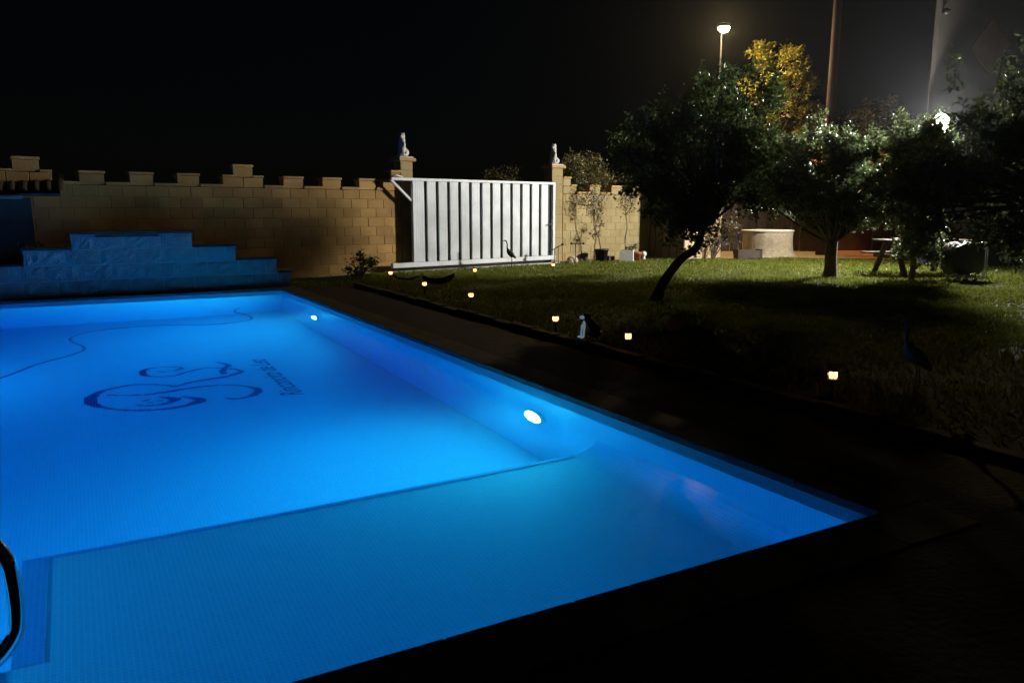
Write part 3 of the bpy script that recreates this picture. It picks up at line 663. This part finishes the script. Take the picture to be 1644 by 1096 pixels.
# ------------------------------------------------------------------ pots and small things at the wall
t = thing('dark_pot', 'dark plastic plant pot under the bent sapling', 'plant pot', (12.70, 17.72, 0), .2)
MB().lathe([(.15, 0), (.19, .30), (.205, .30), (.205, .34), (.18, .34), (.17, .27), (.01, .27)], 18).build('pot', M_black, t, True)
MB().bbox(.17, .42, -.12, .12, 0, .14, .01).build('tray', M_black, t)
t = thing('white_planter', 'square white planter box by the wall', 'planter', (13.40, 17.50, 0), R(-40))
for a in ((-.19, .19, -.19, -.165), (-.19, .19, .165, .19)): MB().bbox(*a, 0, .30, .006).build('side', M_white, t)
for a in ((-.19, -.165, -.164, .164), (.165, .19, -.164, .164)): MB().bbox(*a, 0, .30, .006).build('side', M_white, t)
MB().box(-.164, .164, -.164, .164, .02, .26).build('soil', M_soil, t)
t = thing('red_pot', 'small red clay pot beside the white planter', 'plant pot', (13.86, 17.62, 0))
MB().lathe([(.09, 0), (.115, .18), (.13, .18), (.13, .23), (.11, .23), (.10, .17), (.01, .17)], 18).build('pot', M_red, t, True)
t = thing('white_ball', 'small white globe ornament standing right of the red pot', 'ornament', (14.2, 17.75, 0))
MB().lathe([(.05, 0), (.045, .06), (.03, .08), (.065, .11), (.08, .16), (.065, .21), (.03, .235), (.005, .24)], 16).build('globe', M_white, t, True)
bush('pot_plant', 'small leafy plant standing in the white planter', (13.5, 17.45, .26), [((.05,0,.14),(.14,.12,.12),6)], 160, .07, L2, cat='plant', spread=.04)
t = thing('rubble_stone', 'half round rough stone at the wall foot right of the gate', 'stone', (11.62, 17.55, 0), .3)
link('stone', blob([('e', (0, 0, .05), (.20, .13, .15)), ('e', (.1, .02, .04), (.14, .12, .12))], .02, 2), M_well, t)
for k, (x, y, z) in enumerate(((12.02, 17.72, .055), (12.2, 17.74, .075))):
    tag(link('small_stone', blob([('e', (0, 0, z*.7), (z, z*.9, z)), ('e', (z*.5, 0, z*.5), (z*.7, z*.7, z*.6))], .012, 2), M_kerb, None, (x, y, 0)),
        ('smaller', 'taller')[k]+' of two little dark stones at the wall foot', 'stone', 'little stones by the wall')
def tstand(base, rz, h, tilt, label):
    t = thing('iron_ornament', label, 'ornament', base, rz, 'iron ball topped garden ornaments')
    MB().tube([(0, 0, 0), (0, 0, h)], .011, 6).build('rod', M_iron, t); MB().tube([(.10, 0, 0), (.10, 0, h+.10*tilt)], .008, 6).build('rod', M_iron, t)
    MB().tube([(-.10, 0, h-.10*tilt), (.20, 0, h+.20*tilt)], .012, 6).build('crossbar', M_iron, t)
    for x in (-.11, .21): MB().lathe([(.005, -.03), (.03, -.02), (.036, 0), (.03, .02), (.005, .03)], 10, (x, 0, h+x*tilt)).build('ball', M_iron, t, True)
tstand((11.62, 17.40, 0), R(-25), .52, .02, 'upright T shaped iron ornament with ball ends before the tan wall')
tstand((10.72, 17.02, 0), R(-25), .42, .55, 'tilted iron ornament with ball ends before the gate end')

def heron(name, label, base, rz, s, m):
    t = thing(name, label, 'heron statue', base, rz); t.scale = (s, s, s)
    link('body', blob([('e', (0, 0, .52), (.15, .075, .095), R(32)), ('e', (.10, 0, .44), (.13, .05, .05), R(45)), ('e', (-.08, 0, .62), (.07, .05, .07)),
        ('t', [(-.08, 0, .60), (-.12, 0, .72), (-.115, 0, .84), (-.15, 0, .94), (-.20, 0, .97)], [.045, .026, .022, .026, .024]), ('t', [(-.20, 0, .97), (-.33, 0, .945)], [.016, .004])], .010, 2), m, t)
    for yv in (-.03, .03): MB().tube([(.03, yv, .47), (.045, yv, .24), (.02, yv, 0)], .010, 6).build('leg', m, t, True)
heron('metal_heron', 'dark metal heron silhouetted against the white gate', (9.15, 16.5, 0), R(-20), .70, M_iron)
heron('garden_heron', 'tall barely lit heron figure on the dark lawn at the right', (5.32, 3.47, 0), R(-30), .66, mat('worn_grey_paint', (.14, .13, .12), .5, (.2, .19, .17), 12))

# boat shaped iron trough lying by the path lamps
t = thing('iron_trough', 'dark crescent shaped iron trough lying on the grass before the gate', 'trough', (5.95, 13.55, 0), R(-12))
v = []; f = []; NU, NV = 12, 6
for i in range(NU+1):
    u = -1+2*i/NU
    for j in range(NV+1):
        a = math.pi*j/NV; w = .13*math.sqrt(max(0.02, 1-u*u))
        v.append((u*.32, -math.cos(a)*w, .12+.10*abs(u)**2.2-math.sin(a)*.12*(1-.35*u*u)))
for i in range(NU):
    for j in range(NV): a0 = i*(NV+1)+j; f.append((a0, a0+1, a0+NV+2, a0+NV+1))
MB().add(v, f).build('bowl', M_iron, t, True)
for yv in (-.1, .1): MB().tube([(-.28, yv*.4, .20), (-.55, yv, .12), (-.80, yv, .16), (-.84, yv, .21)], .014, 6).build('handle', M_iron, t, True)

# seated dog figure by the terrace edge
t = thing('dog_statue', 'small seated dark dog figure with glowing pale muzzle and chest by the lawn edging', 'statue', (4.92, 7.08, 0), R(-5)); t.scale = (.85, .85, .85)
link('body', blob([('e', (.07, 0, .10), (.10, .085, .10)), ('t', [(.07, 0, .10), (.0, 0, .20), (-.03, 0, .26)], [.09, .075, .055]), ('e', (-.04, 0, .285), (.055, .05, .048)),
     ('t', [(-.02, .035, .31), (.0, .055, .27)], [.018, .012]), ('t', [(-.02, -.035, .31), (.0, -.055, .27)], [.018, .012]), ('e', (.08, .07, .05), (.07, .03, .05)), ('e', (.08, -.07, .05), (.07, .03, .05)),
     ('t', [(.16, 0, .04), (.21, .04, .05), (.19, .09, .06)], [.02, .016, .01])], .008, 3), M_dogdark, t)
link('muzzle', blob([('e', (-.095, 0, .272), (.045, .028, .026)), ('e', (-.12, 0, .278), (.02, .016, .014))], .006, 2), M_dogpale, t)
link('chest', blob([('e', (-.078, -.01, .185), (.018, .026, .045)), ('t', [(-.08, -.03, .17), (-.09, -.032, .09), (-.095, -.032, .02)], [.017, .013, .014]),
     ('t', [(-.08, .03, .17), (-.09, .032, .09), (-.095, .032, .02)], [.017, .013, .014]), ('e', (-.12, -.032, .015), (.035, .02, .015)), ('e', (-.12, .032, .015), (.035, .02, .015))], .006, 2), M_dogpale, t)
t = thing('round_boulder', 'low rounded stone on the dark lawn behind the dog figure', 'stone', (6.1, 7.02, 0))
link('stone', blob([('e', (0, 0, .06), (.11, .10, .13)), ('e', (.05, .02, .05), (.08, .08, .08))], .014, 2), M_well, t)

# ------------------------------------------------------------------ path lamps
M_pg = emit('path_lamp_glow', (1.0, .40, .12), 6.5)
def path_lamp():
    t = thing('path_lamp', '', 'path lamp')
    MB().tube([(0, 0, -.05), (0, 0, .135)], .011, 8).build('stake', M_black, t)
    MB().lathe([(.02, .128), (.045, .134), (.045, .142), (.02, .146)], 14).build('collar', M_black, t)
    MB().lathe([(.026, .146), (.034, .160), (.036, .178), (.030, .198)], 14).build('glass', M_pg, t, True)
    for k in range(6):
        a = k*math.pi/3; MB().bar((.037*math.cos(a), .037*math.sin(a), .145), (.036*math.cos(a), .036*math.sin(a), .203), .005, .005).build('bar', M_black, t)
    MB().lathe([(.042, .200), (.042, .207), (.028, .220), (.006, .226)], 14).build('cap', M_black, t, True)
    return t
lamps = [((5.41, 14.66), 'lit path lamp by the dark shrub, nearest the far pool corner'), ((5.10, 12.19), 'lit path lamp left of the iron trough'),
         ((7.19, 14.48), 'lit path lamp in front of the middle of the gate'), ((5.01, 10.25), 'lit path lamp right of and nearer than the iron trough'),
         ((9.47, 15.09), 'lit path lamp at the right end of the gate'), ((4.76, 7.52), 'lit path lamp just left of the dog figure'),
         ((4.72, 6.10), 'lit path lamp just right of the dog figure'), ((4.94, 3.87), 'nearest and largest lit path lamp, right of all the others')]
p0 = path_lamp()
for i, ((x, y), lab) in enumerate(lamps):
    if i == 0: o = p0
    else:
        o = p0.copy(); COL.objects.link(o)
        for ch in p0.children: c = ch.copy(); COL.objects.link(c); c.parent = o
    o.location = (x, y, 0); o.rotation_euler = (random.uniform(-.05, .05), random.uniform(-.05, .05), random.uniform(0, 1)); tag(o, lab, 'path lamp', 'small warm lamps along the lawn edge')

# ------------------------------------------------------------------ well, crate, picnic table, covered grill
wx, wy = 18.3, 17.0
t = thing('stone_well', 'round stone well with a pale slab lid on the dirt', 'well', (wx, wy, 0))
prof = [(.98, -.05), (.86, .04), (.76, .14), (.735, .3), (.725, .5), (.72, .74), (.70, .76)]
MB().lathe(prof, 40, jit=.015).build('shaft', M_well, t, True)
MB().lathe([(.74, .762), (.76, .768), (.76, .80), (.74, .806)], 40).build('lid', M_wellcap, t)
cxx, cyy = RD(6.85, 22.75)
t = thing('wooden_trough', 'low wooden plank box with upright ends before the well', 'planter', (cxx, cyy, 0), -YAW+.05)
for y0 in (-.19, .17): MB().bbox(-.33, .30, y0, y0+.025, .03, .25, .004).build('plank', M_darkwood, t)
for x0 in (-.36, .302): MB().bbox(x0, x0+.055, -.20, .20, 0, .28, .005).build('end_board', M_wood, t)
MB().bar((-.30, .25, 0), (-.38, .30, .46), .05, .04).build('stake', M_wood, t)
MB().bar((-.05, .25, 0), (-.10, .30, .42), .05, .04).build('stake', M_wood, t)

tcx, tcy = RD(9.05, 17.35)
t = thing('picnic_table', 'weathered wooden picnic table with attached benches under the trees', 'picnic table', (tcx, tcy, 0), -YAW+R(2))
for k in range(6): MB().bbox(-.95, .95, -.37+.125*k, -.37+.125*k+.112, .72, .76, .006).build('top_plank', M_wood, t)
for s in (-1, 1):
    for k in range(2): MB().bbox(-.95, .95, s*.72-.13+.135*k, s*.72-.13+.135*k+.122, .42, .46, .006).build('bench_plank', M_wood, t)
for x in (-.68, .68):
    for s in (-1, 1): MB().bar((x, s*.20, .715), (x, s*.66, 0), .05, .11, (1, 0, 0)).build('leg', M_wood, t)
    MB().bar((x+.055, -.83, .375), (x+.055, .83, .375), .045, .085).build('bench_bearer', M_wood, t)
    MB().bar((x+.055, -.36, .675), (x+.055, .36, .675), .045, .085).build('top_bearer', M_wood, t)
gx, gy = RD(9.15, 15.9)
t = thing('covered_grill', 'black covered grill on thin metal legs beside the picnic table', 'grill', (gx, gy, 0), -YAW+R(12))
cv = MB(); prof = [(.24, .16), (.30, .22), (.31, .42), (.30, .60), (.26, .69), (.14, .74), (.02, .75)]
v = []; f = []; NN = 28
for i, (r_, z) in enumerate(prof):
    for k in range(NN):
        a = 2*math.pi*k/NN; w = 1+.045*math.sin(a*7+i*.4)*(1-i/7)+random.uniform(-.01, .01); ca, sa = math.cos(a), math.sin(a); v.append((r_*w*math.copysign(abs(ca)**.55, ca)*1.25, r_*w*math.copysign(abs(sa)**.55, sa)*.85, z+(.03*math.sin(a*3) if i > 3 else -.05*abs(math.sin(a*2.5)) if i == 0 else 0)))
for i in range(len(prof)-1):
    for k in range(NN): k2 = (k+1) % NN; f.append((i*NN+k, i*NN+k2, (i+1)*NN+k2, (i+1)*NN+k))
f.append(tuple(range((len(prof)-1)*NN, len(prof)*NN)))
cv.add(v, f).build('cover', M_tarp, t, True)
for x, y in ((-.22, -.14), (.22, -.14), (-.22, .14), (.22, .14)): MB().tube([(x, y, 0), (x, y, .3)], .016, 8).build('leg', M_steel, t)
for k in range(3): MB().tube([(.50+.045*k, -.02, 0), (.48+.045*k, -.02, .66)], .011, 6).build('side_rod', M_steel, t)
MB().bbox(.36, .50, -.1, .1, .70, .76, .01).build('side_tray', M_white, t)

# ------------------------------------------------------------------ grass and fallen leaves
def wall_y(x): return WO[1]+math.tan(WA)*(x-WO[0])
def scatter(n, x0, x1, y0, y1):
    x = rng.uniform(x0, x1, n); y = rng.uniform(y0, y1, n)
    ok = (y < wall_y(x)-.12) & (y < 17.0-(x-16)*.40) & ~((x < 4.85) & (y < 14.3)) & (x > 3.4)
    return x[ok], y[ok]
xs, ys_ = [], []
for n_, *r_ in ((105000, 7.0, 19.5, 6.0, 18.6), (30000, 4.85, 8.5, 4.5, 17.5), (14000, 4.85, 10, -1.5, 6.5), (30000, 8.5, 16, 2.5, 8.5), (6000, 15, 22, 3, 9), (7000, 19, 24, 9, 15), (2500, 3.4, 5.5, 14.3, 16.6)):
    a, b_ = scatter(n_, *r_); xs.append(a); ys_.append(b_)
x = np.concatenate(xs); y = np.concatenate(ys_); n_ = len(x)
h = rng.uniform(.03, .075, n_)*(1+.5*np.sin(x*2.1+np.sin(y*1.7)*2)*np.sin(y*1.3)); w = rng.uniform(.005, .011, n_); a = rng.uniform(0, 2*np.pi, n_); le = rng.normal(0, .035, (n_, 2))
base = np.stack([x, y, np.full(n_, -.02)], 1); dx = np.stack([np.cos(a)*w, np.sin(a)*w, np.zeros(n_)], 1)
mid = base + np.concatenate([le*.35, (h*.6)[:, None]], 1); tip = base + np.concatenate([le, h[:, None]], 1)
v = np.stack([base-dx, base+dx, mid-dx*.7, mid+dx*.7, tip], 1).reshape(-1, 3)
me = bpy.data.meshes.new('grass'); me.vertices.add(5*n_); me.vertices.foreach_set('co', v.astype(np.float32).ravel())
i5 = np.arange(5*n_).reshape(n_, 5); tri = np.concatenate([i5[:, [0,1,3]], i5[:, [0,3,2]], i5[:, [2,3,4]]], 1).reshape(-1)
me.loops.add(9*n_); me.loops.foreach_set('vertex_index', tri.astype(np.int32)); me.polygons.add(3*n_)
me.polygons.foreach_set('loop_start', np.arange(0, 9*n_, 3, dtype=np.int32)); me.update(calc_edges=True)
tag(link('grass', me, LG), 'short lawn grass between the terrace and the wall', 'grass', kind='stuff')
x, y = scatter(420, 8, 20, 5.5, 17); z = np.full(len(x), .035)
fo = leaf_cloud(np.stack([x, y, z], 1), 420, .06, .004, LF, 'fallen_leaves', None, droop=0, flat=.5)
tag(fo, 'scattered dry fallen leaves on the lawn', 'leaves', kind='stuff')

# ------------------------------------------------------------------ thin haze added to give the lamps a soft halo
mh = bpy.data.materials.new('halo_haze'); mh.use_nodes = True; n = mh.node_tree.nodes; l = mh.node_tree.links
n.remove(n['Principled BSDF']); pv = n.new('ShaderNodeVolumePrincipled'); pv.inputs['Color'].default_value = (.9, .93, 1, 1)
pv.inputs['Density'].default_value = .0002; pv.inputs['Anisotropy'].default_value = .85
l.new(pv.outputs[0], n['Material Output'].inputs['Volume'])
tag(MB().box(-310, 310, -310, 310, -4, 13).build('haze', mh), 'thin haze added over the whole garden to give the lamps a halo', 'haze', kind='stuff')
